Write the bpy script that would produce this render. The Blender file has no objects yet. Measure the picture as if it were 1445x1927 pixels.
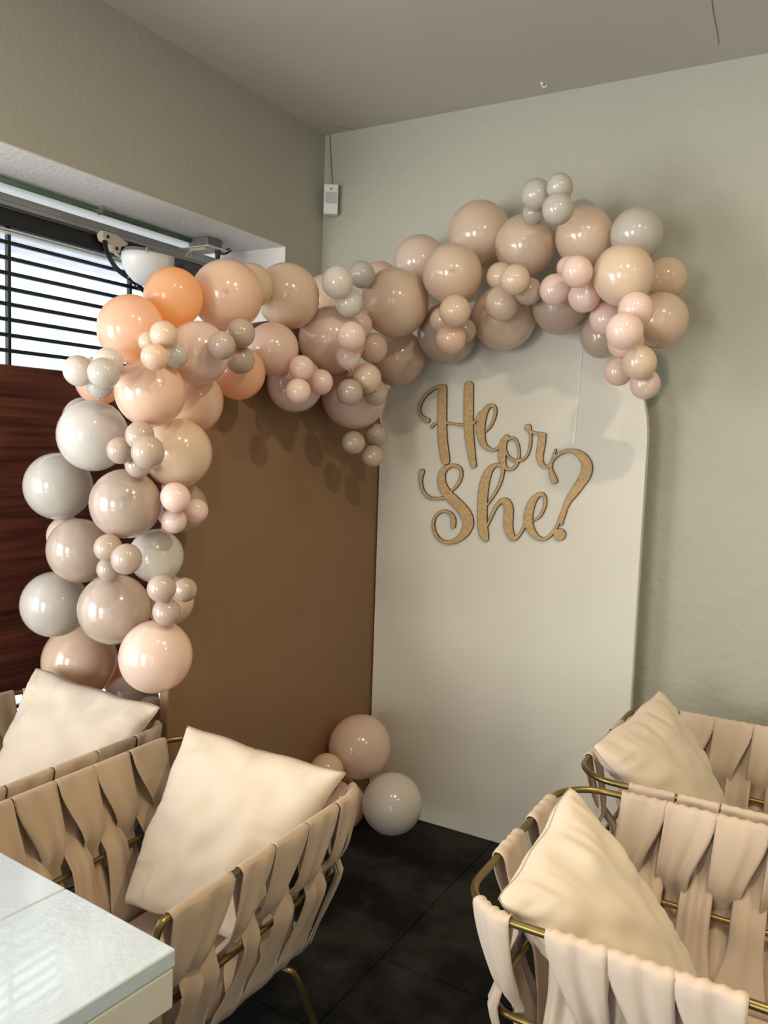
import bpy, bmesh, math, random
import numpy as np
from mathutils import Vector, Matrix, noise

random.seed(7)
SC = bpy.context.scene
COL = SC.collection

# ------------------------------------------------------------------ camera
F_PX, YAW, PITCH, ROLL, CAM_H = 1550.6, 0.521486, 0.0846623, 0.034890, 1.5
fwd = Vector((-math.sin(YAW) * math.cos(PITCH), math.cos(YAW) * math.cos(PITCH), -math.sin(PITCH)))
rt0 = Vector((math.cos(YAW), math.sin(YAW), 0))
up0 = rt0.cross(fwd)
RT = rt0 * math.cos(ROLL) + up0 * math.sin(ROLL)
UP = -rt0 * math.sin(ROLL) + up0 * math.cos(ROLL)
CAM = Vector((0, 0, CAM_H))
cd = bpy.data.cameras.new('camera')
cd.sensor_fit = 'VERTICAL'
cd.sensor_height = 36.0
cd.lens = 36.0 * F_PX / 1927.0
cd.clip_start = 0.02
cam = bpy.data.objects.new('camera', cd)
COL.objects.link(cam)
cam.matrix_world = Matrix(((RT.x, UP.x, -fwd.x, 0), (RT.y, UP.y, -fwd.y, 0), (RT.z, UP.z, -fwd.z, CAM_H), (0, 0, 0, 1)))
SC.camera = cam

# ------------------------------------------------------------------ world, lights, exposure
SC.view_settings.view_transform = 'Standard'
SC.view_settings.look = 'None'
SC.view_settings.gamma = 1.0
SC.view_settings.use_curve_mapping = False
SC.view_settings.exposure = 0.0
w = bpy.data.worlds.new('sky')
SC.world = w
w.use_nodes = True
bg = w.node_tree.nodes['Background']
bg.inputs[0].default_value = (0.80, 0.90, 1.0, 1)
bg.inputs[1].default_value = 2.9


def area(name, loc, target, sx, sy, power, color, shape='RECTANGLE'):
    l = bpy.data.lights.new(name, 'AREA')
    l.shape = shape
    l.size = sx
    l.size_y = sy
    l.energy = power
    l.color = color
    o = bpy.data.objects.new(name, l)
    COL.objects.link(o)
    o.location = loc
    d = Vector(target) - Vector(loc)
    o.rotation_euler = d.to_track_quat('-Z', 'Y').to_euler()
    return o


area('doorway_daylight', (-2.62, -0.95, 1.25), (0.0, 1.4, 1.4), 1.3, 1.5, 70, (0.97, 0.975, 0.98))
area('rear_daylight', (-1.1, -3.3, 1.4), (-0.1, 2.0, 1.6), 0.9, 1.4, 70, (1.0, 0.965, 0.88))
area('ceiling_lamp_light', (0.10, 1.15, 2.76), (0.10, 1.15, 0), 0.09, 0.09, 22, (1.0, 0.82, 0.56), 'DISK')
area('ceiling_lamp_light_rear', (-0.55, 0.75, 2.76), (-0.55, 0.75, 0), 0.06, 0.06, 7, (1.0, 0.80, 0.52), 'DISK')
area('ceiling_lamp_light_right', (1.5, 0.9, 2.76), (1.5, 0.9, 0), 0.12, 0.12, 15, (1.0, 0.78, 0.50), 'DISK')


# ------------------------------------------------------------------ helpers
def at(x, y, ax, val):
    d = fwd + RT * ((x - 722.5) / F_PX) - UP * ((y - 963.5) / F_PX)
    t = (val - CAM[ax]) / d[ax]
    return CAM + d * t


def atz(x, y, z):
    return CAM + (fwd + RT * ((x - 722.5) / F_PX) - UP * ((y - 963.5) / F_PX)) * z


def sr(c):
    return tuple(((v / 12.92) if v <= 0.04045 else ((v + 0.055) / 1.055) ** 2.4) for v in c)


def mat(name, col, rough=0.5, metal=0.0, spec=0.5, bump=0.0, bscale=60, var=0.0, vscale=4.0, coat=0.0, trans=None, stretch=None, detail=4, sheen=0.0, bdist=0.004):
    m = bpy.data.materials.new(name)
    m.use_nodes = True
    nt = m.node_tree
    b = nt.nodes['Principled BSDF']
    b.inputs['Base Color'].default_value = (*col, 1)
    b.inputs['Roughness'].default_value = rough
    b.inputs['Metallic'].default_value = metal
    b.inputs['Specular IOR Level'].default_value = spec
    b.inputs['Coat Weight'].default_value = coat
    b.inputs['Sheen Weight'].default_value = sheen
    co = None
    if bump or var:
        tc = nt.nodes.new('ShaderNodeTexCoord')
        mp = nt.nodes.new('ShaderNodeMapping')
        nt.links.new(tc.outputs['Object'], mp.inputs[0])
        if stretch:
            mp.inputs['Scale'].default_value = stretch
        co = mp.outputs[0]
    if var:
        n = nt.nodes.new('ShaderNodeTexNoise')
        n.inputs['Scale'].default_value = vscale
        n.inputs['Detail'].default_value = 5
        nt.links.new(co, n.inputs['Vector'])
        r = nt.nodes.new('ShaderNodeValToRGB')
        r.color_ramp.elements[0].position = 0.3
        r.color_ramp.elements[1].position = 0.72
        r.color_ramp.elements[0].color = (*[max(0, c * (1 - var)) for c in col], 1)
        r.color_ramp.elements[1].color = (*[min(1, c * (1 + var)) for c in col], 1)
        nt.links.new(n.outputs['Fac'], r.inputs[0])
        nt.links.new(r.outputs[0], b.inputs['Base Color'])
    if bump:
        n = nt.nodes.new('ShaderNodeTexNoise')
        n.inputs['Scale'].default_value = bscale
        n.inputs['Detail'].default_value = detail
        nt.links.new(co, n.inputs['Vector'])
        bp = nt.nodes.new('ShaderNodeBump')
        bp.inputs['Strength'].default_value = bump
        bp.inputs['Distance'].default_value = bdist
        nt.links.new(n.outputs['Fac'], bp.inputs['Height'])
        nt.links.new(bp.outputs[0], b.inputs['Normal'])
    if trans:
        tr = nt.nodes.new('ShaderNodeBsdfTranslucent')
        tr.inputs[0].default_value = (*trans[1], 1)
        mx = nt.nodes.new('ShaderNodeMixShader')
        mx.inputs[0].default_value = trans[0]
        out = nt.nodes['Material Output']
        nt.links.new(b.outputs[0], mx.inputs[1])
        nt.links.new(tr.outputs[0], mx.inputs[2])
        nt.links.new(mx.outputs[0], out.inputs[0])
    return m


def link(name, me, m=None, parent=None, smooth=False):
    if m is not None:
        me.materials.append(m)
    if smooth:
        me.polygons.foreach_set('use_smooth', [True] * len(me.polygons))
    o = bpy.data.objects.new(name, me)
    COL.objects.link(o)
    if parent is not None:
        o.parent = parent
    return o


def obj(name, bm, m=None, parent=None, smooth=False):
    me = bpy.data.meshes.new(name)
    bmesh.ops.recalc_face_normals(bm, faces=bm.faces)
    bm.to_mesh(me)
    bm.free()
    return link(name, me, m, parent, smooth)


def thing(name, label, cat, loc=(0, 0, 0), rz=0.0, group=None):
    o = bpy.data.objects.new(name, None)
    o.empty_display_size = 0.05
    COL.objects.link(o)
    o.location = loc
    o.rotation_euler = (0, 0, rz)
    return tag(o, label, cat, group)


def tag(o, label, cat, group=None):
    o['label'] = label
    o['category'] = cat
    if group:
        o['group'] = group
    return o


def struct(o):
    o['kind'] = 'structure'
    return o


def box(bm, lo, hi, bevel=0.0, seg=2):
    r = bmesh.ops.create_cube(bm, size=1.0)
    vs = r['verts']
    c = [(a + b) / 2 for a, b in zip(lo, hi)]
    s = [abs(b - a) for a, b in zip(lo, hi)]
    for v in vs:
        v.co = Vector((v.co.x * s[0] + c[0], v.co.y * s[1] + c[1], v.co.z * s[2] + c[2]))
    if bevel:
        es = set()
        for v in vs:
            es.update(v.link_edges)
        bmesh.ops.bevel(bm, geom=list(es), offset=bevel, segments=seg, affect='EDGES', profile=0.5)
    return bm


def bx(lo, hi, bevel=0.0, seg=2):
    return box(bmesh.new(), lo, hi, bevel, seg)


def tube(bm, pts, r, seg=10, closed=False, caps=True):
    pts = [Vector(p) for p in pts]
    n = len(pts)
    rings = []
    prev = None
    for i, p in enumerate(pts):
        if closed:
            d = pts[(i + 1) % n] - pts[i - 1]
        else:
            d = pts[min(i + 1, n - 1)] - pts[max(i - 1, 0)]
        d.normalize()
        if prev is None:
            a = Vector((0, 0, 1)) if abs(d.z) < 0.9 else Vector((1, 0, 0))
            x = d.cross(a).normalized()
        else:
            x = (prev - d * prev.dot(d)).normalized()
        prev = x
        y = d.cross(x)
        rr = r[i] if isinstance(r, (list, tuple)) else r
        rings.append([bm.verts.new(p + (x * math.cos(2 * math.pi * k / seg) + y * math.sin(2 * math.pi * k / seg)) * rr) for k in range(seg)])
    m = n if closed else n - 1
    for i in range(m):
        a, b = rings[i], rings[(i + 1) % n]
        for k in range(seg):
            bm.faces.new((a[k], a[(k + 1) % seg], b[(k + 1) % seg], b[k]))
    if caps and not closed:
        bm.faces.new(rings[0][::-1])
        bm.faces.new(rings[-1])
    return bm


def cyl(bm, a, b, r, seg=16):
    return tube(bm, [a, b], r, seg)


def smooth_pts(pts, n=8):
    P = [Vector(p) for p in pts]
    out = []
    for i in range(len(P) - 1):
        p0, p1, p2, p3 = P[max(i - 1, 0)], P[i], P[i + 1], P[min(i + 2, len(P) - 1)]
        for k in range(n):
            t = k / n
            out.append(0.5 * ((2 * p1) + (p2 - p0) * t + (2 * p0 - 5 * p1 + 4 * p2 - p3) * t * t + (3 * p1 - p0 - 3 * p2 + p3) * t ** 3))
    out.append(P[-1])
    return out


def prism(bm, outline, h0, h1, fn):
    """outline: 2D points; fn(u, v, h) -> 3D"""
    a = [bm.verts.new(fn(u, v, h0)) for u, v in outline]
    b = [bm.verts.new(fn(u, v, h1)) for u, v in outline]
    n = len(outline)
    bm.faces.new(a)
    bm.faces.new(b[::-1])
    for i in range(n):
        bm.faces.new((a[i], a[(i + 1) % n], b[(i + 1) % n], b[i]))
    return bm


# ------------------------------------------------------------------ materials
M_WALL = mat('wall_plaster', (0.45, 0.44, 0.36), 0.85, bump=0.9, bscale=30, var=0.03, vscale=2.0, detail=6, spec=0.2, bdist=0.006)
M_WALLL = mat('wall_plaster_left', (0.45, 0.435, 0.37), 0.85, bump=0.4, bscale=45, var=0.03, vscale=2.0, detail=6, spec=0.2)
M_CEIL = mat('ceiling_paint', (0.54, 0.505, 0.45), 0.9, bump=0.15, bscale=30, var=0.05, vscale=1.5, spec=0.15)
M_REV = mat('reveal_plaster', (0.74, 0.71, 0.68), 0.85, bump=0.5, bscale=70, spec=0.2, detail=6)
M_DARKMETAL = mat('black_metal', (0.012, 0.012, 0.015), 0.4, bump=0.0)
M_ALU = mat('aluminium', (0.45, 0.46, 0.47), 0.35, metal=0.8, var=0.15, vscale=6)
M_GREYPL = mat('grey_plastic', (0.20, 0.20, 0.20), 0.5)
M_WHITEPL = mat('white_plastic', (0.78, 0.78, 0.76), 0.35)
M_CREAMPL = mat('cream_plastic', (0.62, 0.56, 0.42), 0.5)
M_GREEN = mat('green_conduit', (0.13, 0.22, 0.12), 0.35, var=0.12, vscale=8)
M_BRASS = mat('brushed_brass', (0.26, 0.19, 0.07), 0.33, metal=0.85, var=0.2, vscale=20, stretch=(1, 1, 1))
M_TABLE = mat('white_lacquer_sky_tint', (0.60, 0.68, 0.73), 0.10, spec=0.9, bump=0.35, bscale=70, detail=3, coat=0.8, bdist=0.0025)  # white top, with the blue of the reflected sky mixed into its base colour
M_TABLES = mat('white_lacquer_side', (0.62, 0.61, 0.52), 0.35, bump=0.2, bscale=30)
M_FOAM = mat('ivory_panel_fabric', (0.70, 0.675, 0.59), 0.75, bump=0.12, bscale=8, var=0.02, spec=0.2)
M_BROWN = mat('brown_panel_fabric', (0.26, 0.155, 0.085), 0.65, bump=0.12, bscale=10, var=0.04, spec=0.25)
M_EXTW = mat('exterior_render', (0.50, 0.60, 0.60), 0.9, bump=0.6, bscale=8, var=0.12, vscale=3)
M_EXTG = mat('exterior_paving', (0.75, 0.73, 0.70), 0.9, var=0.05)
M_EXTB = mat('exterior_board', (0.55, 0.53, 0.62), 0.8, var=0.1)


def fabric(name, col, var=0.05):
    m = mat(name, col, 0.9, bump=0.25, bscale=900, var=var, vscale=3, sheen=0.25, spec=0.15, detail=2, bdist=0.0006)
    return m


M_STRAP = fabric('strap_fabric', (0.50, 0.375, 0.262))
M_STRAP2 = fabric('strap_fabric_pale', (0.60, 0.475, 0.365))
M_CUSH = fabric('cushion_fabric', (0.68, 0.57, 0.445), 0.03)
M_SEAT = fabric('seat_fabric', (0.62, 0.49, 0.35))
M_SEAM = fabric('seam_fabric', (0.42, 0.32, 0.22))


def wood_gate():
    m = bpy.data.materials.new('mahogany')
    m.use_nodes = True
    nt = m.node_tree
    b = nt.nodes['Principled BSDF']
    tc = nt.nodes.new('ShaderNodeTexCoord')
    mp = nt.nodes.new('ShaderNodeMapping')
    mp.inputs['Scale'].default_value = (1, 0.9, 22)
    n = nt.nodes.new('ShaderNodeTexNoise')
    n.inputs['Scale'].default_value = 2.2
    n.inputs['Detail'].default_value = 8
    n.inputs['Distortion'].default_value = 0.6
    r = nt.nodes.new('ShaderNodeValToRGB')
    r.color_ramp.elements[0].position = 0.3
    r.color_ramp.elements[0].color = (0.045, 0.012, 0.008, 1)
    r.color_ramp.elements[1].position = 0.75
    r.color_ramp.elements[1].color = (0.19, 0.055, 0.032, 1)
    nt.links.new(tc.outputs['Object'], mp.inputs[0])
    nt.links.new(mp.outputs[0], n.inputs['Vector'])
    nt.links.new(n.outputs['Fac'], r.inputs[0])
    nt.links.new(r.outputs[0], b.inputs['Base Color'])
    b.inputs['Roughness'].default_value = 0.42
    b.inputs['Specular IOR Level'].default_value = 0.4
    return m


M_WOOD = wood_gate()


def slate():
    m = bpy.data.materials.new('slate_tile')
    m.use_nodes = True
    nt = m.node_tree
    b = nt.nodes['Principled BSDF']
    tc = nt.nodes.new('ShaderNodeTexCoord')
    geo = nt.nodes.new('ShaderNodeNewGeometry')
    n = nt.nodes.new('ShaderNodeTexNoise')
    n.inputs['Scale'].default_value = 2.6
    n.inputs['Detail'].default_value = 7
    n.inputs['Roughness'].default_value = 0.62
    r = nt.nodes.new('ShaderNodeValToRGB')
    r.color_ramp.elements[0].position = 0.44
    r.color_ramp.elements[0].color = (0.0035, 0.0035, 0.0035, 1)
    r.color_ramp.elements[1].position = 0.60
    r.color_ramp.elements[1].color = (0.028, 0.028, 0.025, 1)
    n2 = nt.nodes.new('ShaderNodeTexNoise')
    n2.inputs['Scale'].default_value = 160
    n2.inputs['Detail'].default_value = 3
    bp = nt.nodes.new('ShaderNodeBump')
    bp.inputs['Strength'].default_value = 0.5
    bp.inputs['Distance'].default_value = 0.003
    nt.links.new(geo.outputs['Position'], n.inputs['Vector'])
    nt.links.new(geo.outputs['Position'], n2.inputs['Vector'])
    nt.links.new(n.outputs['Fac'], r.inputs[0])
    nt.links.new(r.outputs[0], b.inputs['Base Color'])
    nt.links.new(n2.outputs['Fac'], bp.inputs['Height'])
    nt.links.new(bp.outputs[0], b.inputs['Normal'])
    b.inputs['Roughness'].default_value = 0.8
    b.inputs['Specular IOR Level'].default_value = 0.2
    return m


M_SLATE = slate()
M_GROUT = mat('grout', (0.004, 0.004, 0.004), 0.95, spec=0.1)

# ------------------------------------------------------------------ room shell
X0, YW, ZC = -2.076, 3.0, 2.793
ZS, YJ, XG = 2.276, 2.742, -2.43          # soffit height, far jamb, gate plane
XR, YR = 2.6, -3.2                         # far sides of the room, behind the camera
TH = 0.62                                  # thickness of the left wall

floor = struct(obj('floor', bx((X0 - TH, YR, -0.06), (XR, YW, -0.012)), M_GROUT))
ty = 0.68
tile_me = {}
for ci in range(-2, 6):
    xa = -1.107 + ci * 0.68
    off = 2.003 if ci % 2 == 0 else 2.342
    for rj in range(-8, 3):
        ya = off + rj * ty
        x0, x1 = max(xa, X0 - 0.5) + 0.0015, min(xa + 0.68, XR) - 0.0015
        y0, y1 = max(ya, YR) + 0.0015, min(ya + ty, YW) - 0.0015
        if x1 - x0 < 0.02 or y1 - y0 < 0.02:
            continue
        key = (round(x1 - x0, 3), round(y1 - y0, 3))
        if key not in tile_me:
            bm = bx((0, 0, -0.012), (x1 - x0, y1 - y0, 0), 0.0012, 1)
            me = bpy.data.meshes.new('tile')
            bm.to_mesh(me)
            bm.free()
            me.materials.append(M_SLATE)
            tile_me[key] = me
        t = bpy.data.objects.new('tile', tile_me[key])
        COL.objects.link(t)
        t.parent = floor
        t.location = (x0, y0, 0)

struct(obj('wall_back', bx((X0 - TH, YW, -0.06), (XR, YW + 0.15, ZC + 0.1)), M_WALL))
struct(obj('ceiling', bx((X0 - TH, YR, ZC), (XR, YW, ZC + 0.1)), M_CEIL))
struct(obj('wall_right', bx((XR, YR, -0.06), (XR + 0.15, YW, ZC + 0.1)), M_WALL))
YN = -2.0                                  # near end of the opening in the left wall
bm = bmesh.new()
box(bm, (X0 - TH, YJ, -0.06), (X0, YW, ZC))
box(bm, (X0 - TH, YR, -0.06), (X0, YN, ZC))
box(bm, (X0 - TH, YN, ZS), (X0, YJ, ZC))
wl = struct(obj('wall_left', bm, M_WALLL))
# pale plastered reveal inside the opening
bm = bmesh.new()
box(bm, (X0 - TH + 0.01, YN, ZS - 0.004), (X0 - 0.001, YJ, ZS))
struct(obj('trim_1', bm, M_REV))
bm = bmesh.new()
box(bm, (X0 - TH + 0.01, YJ - 0.004, 0), (X0 - 0.001, YJ, ZS - 0.004))
struct(obj('trim_2', bm, M_REV))
# rear wall with two wide openings behind the camera
bm = bmesh.new()
box(bm, (X0 - TH, YR - 0.15, -0.06), (-1.6, YR, ZC + 0.1))
box(bm, (0.2, YR - 0.15, -0.06), (0.9, YR, ZC + 0.1))
box(bm, (2.1, YR - 0.15, -0.06), (XR + 0.15, YR, ZC + 0.1))
box(bm, (-1.6, YR - 0.15, 2.2), (2.1, YR, ZC + 0.1))
struct(obj('wall_rear', bm, M_WALL))
# thin crack strips where the plaster opens along the ceiling
ck = bmesh.new()
pts = [at(1338, -10, 2, ZC - 0.0008), at(1343, 30, 2, ZC - 0.0008), at(1349, 58, 2, ZC - 0.0008), at(1352, 84, 2, ZC - 0.0008)]
tube(ck, smooth_pts(pts, 4), 0.0011, 5)
pts = [at(636, 238, 2, ZC - 0.0008), at(662, 243, 2, ZC - 0.0008), at(690, 246, 2, ZC - 0.0008), at(701, 242, 2, ZC - 0.0008)]
tube(ck, smooth_pts(pts, 4), 0.0010, 5)
cko = obj('crack', ck, M_GREYPL, bpy.data.objects['ceiling'])
# hook on the ceiling
bm = bmesh.new()
p = at(1020, 156, 2, ZC)
tube(bm, smooth_pts([p, p + Vector((0, 0, -0.010)), p + Vector((0.010, 0, -0.017)), p + Vector((0.018, 0, -0.010))], 5), 0.0025, 6)
cyl(bm, p + Vector((0, 0, -0.003)), p, 0.007, 10)
tag(obj('ceiling_hook', bm, M_WHITEPL, smooth=True), 'small white hook screwed into the ceiling near the back wall', 'hook')

# ------------------------------------------------------------------ outside
ext = struct(obj('exterior_ground', bx((-12, -8, -0.25), (X0 - TH - 0.002, 9, -0.07)), M_EXTG))
bm = bmesh.new()
box(bm, (-7.2, 4.6, -0.07), (-7.0, 9, 3.4))
tag(obj('neighbouring_building', bm, M_EXTW), 'pale rendered building front seen out of focus through the gate bars', 'building')
cp = thing('canopy', 'boarded canopy sloping above the street outside the gate', 'canopy', (-3.6, 1.0, 2.55))
cb = obj('canopy_frame', bx((-0.9, -3.2, 0.03), (0.2, 5.0, 0.06)), M_EXTB, cp)
bme = bpy.data.meshes.new('board')
b0 = bx((-0.14, -3.2, 0), (0.14, 5.0, 0.028))
b0.to_mesh(b0me := bpy.data.meshes.new('board'))
b0.free()
b0me.materials.append(M_EXTB)
for k in range(4):
    o = bpy.data.objects.new('board', b0me)
    COL.objects.link(o)
    o.parent = cp
    o.location = (-0.74 + k * 0.29, 0, 0)

# ------------------------------------------------------------------ gate
gate = thing('gate', 'mahogany gate with black horizontal bars above and below a solid wood panel', 'gate', (XG, 1.9, 0))


def gl(bm_):
    bmesh.ops.translate(bm_, verts=bm_.verts, vec=(-XG, -1.9, 0))
    return bm_


Y0G, Y1G = 1.10, 2.735
obj('wood_panel', gl(bx((XG - 0.02, Y0G, 0.613), (XG + 0.012, Y1G, 1.708), 0.003)), M_WOOD, gate)
obj('header_beam', gl(bx((XG - 0.03, Y0G, 2.142), (XG + 0.03, Y1G, 2.196), 0.002)), M_DARKMETAL, gate)
for z in (2.133, 2.124):
    obj('white_strip', gl(bx((XG - 0.02, Y0G, z - 0.0022), (XG + 0.027, Y1G, z + 0.0022))), M_WHITEPL, gate)
obj('bottom_beam', gl(bx((XG - 0.02, Y0G, 0.03), (XG + 0.02, Y1G, 0.09), 0.002)), M_DARKMETAL, gate)
for y in (1.226, 1.737, 2.248):
    for z0, z1 in ((1.708, 2.142), (0.09, 0.613)):
        obj('vertical_bar', gl(bx((XG - 0.008, y - 0.0055, z0), (XG + 0.008, y + 0.0055, z1))), M_DARKMETAL, gate)
for y in (Y0G, Y1G - 0.03):
    obj('side_post', gl(bx((XG - 0.02, y, 0.03), (XG + 0.018, y + 0.03, 2.142), 0.002)), M_DARKMETAL, gate)
hb = bx((-0.006, Y0G - 1.9, -0.0060), (0.006, Y1G - 1.9, 0.0060))
hbm = bpy.data.meshes.new('horizontal_bar')
hb.to_mesh(hbm)
hb.free()
hbm.materials.append(M_DARKMETAL)
for z in (2.098, 2.049, 2.001, 1.952, 1.903, 1.854, 1.804, 1.754, 0.56, 0.51, 0.46, 0.41, 0.36, 0.31, 0.26, 0.21, 0.16, 0.12):
    o = bpy.data.objects.new('horizontal_bar', hbm)
    COL.objects.link(o)
    o.parent = gate
    o.location = (0, 0, z)

# track on the soffit, conduit, junction box, gate motor
tr = thing('gate_track', 'grey aluminium track fixed under the white window soffit beside the green conduit', 'track', (-2.42, 1.9, 2.234))
for nm, lo, hi, mm in (('channel', (-0.015, -0.9, -0.022), (0.045, 0.80, 0.0), M_ALU), ('lip', (0.030, -0.9, -0.036), (0.045, 0.80, -0.022), M_ALU),
                       ('lip', (-0.015, -0.9, -0.036), (0.0, 0.80, -0.022), M_WHITEPL), ('slot', (0.0, -0.9, -0.027), (0.030, 0.80, -0.022), M_DARKMETAL)):
    obj(nm, bx(lo, hi, 0.001, 1), mm, tr)
cdt = thing('conduit', 'green electrical conduit pipe running under the white window soffit', 'pipe', (-2.30, 1.9, ZS - 0.02))
pb = at(357, 452, 2, ZS - 0.018)
pa = Vector((pb.x, 1.0, pb.z))
bm = bmesh.new()
tube(bm, [pa - cdt.location, pb - cdt.location], 0.0105, 12)
obj('pipe', bm, M_GREEN, cdt, True)
pc = Vector((pb.x, at(193, 395, 2, ZS - 0.018).y, pb.z)) - cdt.location
dd = (pb - pa).normalized()
bm = bmesh.new()
tube(bm, [pc - dd * 0.009, pc + dd * 0.009], 0.0135, 14)
box(bm, (pc.x - 0.004, pc.y - 0.007, pc.z), (pc.x + 0.024, pc.y + 0.007, pc.z + 0.016))
obj('clip', bm, M_ALU, cdt)
jb = thing('junction_box', 'grey junction box with a white cover plate at the end of the green conduit', 'junction box', tuple(at(384, 462, 2, ZS - 0.03)))
obj('box_body', bx((-0.05, -0.035, -0.012), (0.05, 0.05, 0.024), 0.005), M_GREYPL, jb)
for k in (-1, 1):
    bm = bmesh.new()
    cyl(bm, (0.048, 0.008 + k * 0.019, 0.006), (0.0525, 0.008 + k * 0.019, 0.006), 0.011, 16)
    obj('knockout', bm, M_GREYPL, jb, False)
    bm = bmesh.new()
    cyl(bm, (0.008 + k * 0.019 - 0.01, -0.0345, 0.006), (0.008 + k * 0.019 - 0.01, -0.0375, 0.006), 0.011, 16)
    obj('knockout', bm, M_GREYPL, jb, False)
obj('cover_plate', bx((-0.075, -0.05, -0.0165), (0.07, 0.062, -0.0125), 0.001, 1), M_WHITEPL, jb)
bm = bmesh.new()
box(bm, (-0.035, -0.045, -0.029), (0.045, -0.018, -0.017), 0.003)
pl = obj('plug', bm, M_CREAMPL, jb)
bm = bmesh.new()
tube(bm, smooth_pts([(-0.035, -0.032, -0.024), (-0.055, -0.04, -0.04), (-0.055, -0.045, -0.085), (-0.06, -0.045, -0.12)], 6), 0.0032, 7)
tube(bm, smooth_pts([(-0.03, -0.035, -0.027), (-0.035, -0.04, -0.05), (-0.012, -0.05, -0.075), (-0.004, -0.05, -0.084)], 6), 0.0015, 6)
obj('cable', bm, M_CREAMPL, pl, True)
bm = bmesh.new()
tube(bm, [(-0.006, -0.05, -0.080), (0.006, -0.05, -0.105)], [0.004, 0.0055], 8)
obj('connector', bm, M_WHITEPL, pl, True)
bm = bmesh.new()
tube(bm, [(0.045, 0.03, -0.017), (0.045, 0.03, -0.055)], [0.012, 0.009], 10)
obj('black_socket', bm, M_DARKMETAL, jb)
bm = bmesh.new()
for k in range(2):
    c = Vector((0.02 + 0.01 * k, 0.085, 0.0 - 0.008 * k))
    tube(bm, [c + Vector((0.03 * math.cos(a), 0.022 * math.sin(a), 0.006 * math.sin(2 * a))) for a in np.linspace(0, 2 * math.pi, 18, endpoint=False)], 0.003, 6, closed=True)
obj('black_cable_coil', bm, M_DARKMETAL, jb, True)

# motor: tub-shaped white diffuser hanging from a grey chassis
mo = thing('gate_motor', 'gate opener with white tub cover and grey body hanging above the balloons', 'gate opener', tuple(at(294, 497, 0, -2.275)), 0)
mo.scale = (0.72, 0.72, 0.72)


def loft(secs, closed_ends=True):
    bm_ = bmesh.new()
    rings = [[bm_.verts.new(p) for p in s] for s in secs]
    n_ = len(rings[0])
    for a, b in zip(rings[:-1], rings[1:]):
        for k in range(n_):
            bm_.faces.new((a[k], a[(k + 1) % n_], b[(k + 1) % n_], b[k]))
    if closed_ends:
        bm_.faces.new(rings[0][::-1])
        bm_.faces.new(rings[-1])
    return bm_


def dsec(z, sc, y0=-0.20, y1=0.01, hx=0.115):
    # D-shaped section: straight at +y (towards the body), rounded towards -y
    pts = []
    N = 22
    for k in range(N):
        a = math.pi + math.pi * k / (N - 1)
        x = hx * sc * math.cos(a)
        y = y1 + (y0 * sc - y1) * abs(math.sin(a)) ** 0.75
        pts.append((x, y, z))
    return pts


obj('light_cover', loft([dsec(0.028, 1.0), dsec(0.0, 1.0), dsec(-0.035, 0.96), dsec(-0.07, 0.84), dsec(-0.10, 0.66), dsec(-0.112, 0.5)]), M_WHITEPL, mo, True)
obj('chassis', loft([dsec(0.052, 0.80, -0.2, 0.26), dsec(0.048, 0.94, -0.2, 0.26), dsec(0.028, 1.01, -0.205, 0.26)]), M_GREYPL, mo)
obj('motor_body', bx((-0.115, 0.012, -0.10), (0.112, 0.27, 0.028), 0.008), mat('motor_dark', (0.055, 0.058, 0.07), 0.5), mo)
for k in (-1, 1):
    obj('latch', bx((0.085 * 0 + 0.10 * k * 0.8 - 0.008, -0.145, 0.018), (0.10 * k * 0.8 + 0.008, -0.125, 0.046), 0.002), M_GREYPL, mo)
# dark lettering on the motor body, of which the photo shows only the first letter or two
for body, yy, zz, s_ in (('m', 0.030, -0.040, 0.050),):
    cu = bpy.data.curves.new('letter', 'FONT')
    cu.body = 'ma'
    cu.size = s_
    cu.extrude = 0.0006
    co = bpy.data.objects.new('tmp_letter', cu)
    COL.objects.link(co)
    dg = bpy.context.evaluated_depsgraph_get()
    me = bpy.data.meshes.new_from_object(co.evaluated_get(dg))
    bpy.data.objects.remove(co)
    me.transform(Matrix(((0, 0, 1, 0.1128), (1, 0, 0, yy), (0, 1, 0, zz), (0, 0, 0, 1))) @ Matrix.Rotation(0.5, 4, 'Z'))
    me.materials.clear()
    link('lettering', me, mat('letter_ink', (0.01, 0.012, 0.03), 0.5), mo)
# white carriage with the bent black perforated arm
ca = thing('gate_carriage', 'cream plastic carriage with release lever hanging on the gate track', 'carriage', tuple(at(212, 458, 0, -2.37)))
cl = ca.location.copy()
out = [(-0.055, 0.03), (0.0, 0.03), (0.06, 0.012), (0.05, 0.0), (0.028, -0.005), (0.02, -0.032), (-0.01, -0.03), (-0.018, -0.008), (-0.05, -0.002), (-0.058, 0.012)]
obj('bracket', prism(bmesh.new(), out, -0.014, 0.014, lambda u, v, h: Vector((h, u, v))), M_CREAMPL, ca)
bm = bmesh.new()
tube(bm, smooth_pts([(0.008, -0.006, -0.02), (0.008, 0.01, -0.036), (0.008, 0.035, -0.044), (0.008, 0.048, -0.066)], 5), [0.006] * 15 + [0.0065], 8)
obj('release_lever', bm, M_CREAMPL, ca, True)
for yy, zz in ((-0.035, 0.014), (0.005, -0.018)):
    bm = bmesh.new()
    cyl(bm, (0.013, yy, zz), (0.017, yy, zz), 0.006, 12)
    obj('bolt', bm, M_DARKMETAL, ca)
am = ca
ap = [at(x, y, 0, -2.355) - am.location for x, y in ((197, 452), (200, 470), (208, 488), (222, 508), (245, 525), (275, 551), (300, 575))]
sp = smooth_pts(ap, 4)
bm = bmesh.new()
prev = None
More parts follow.
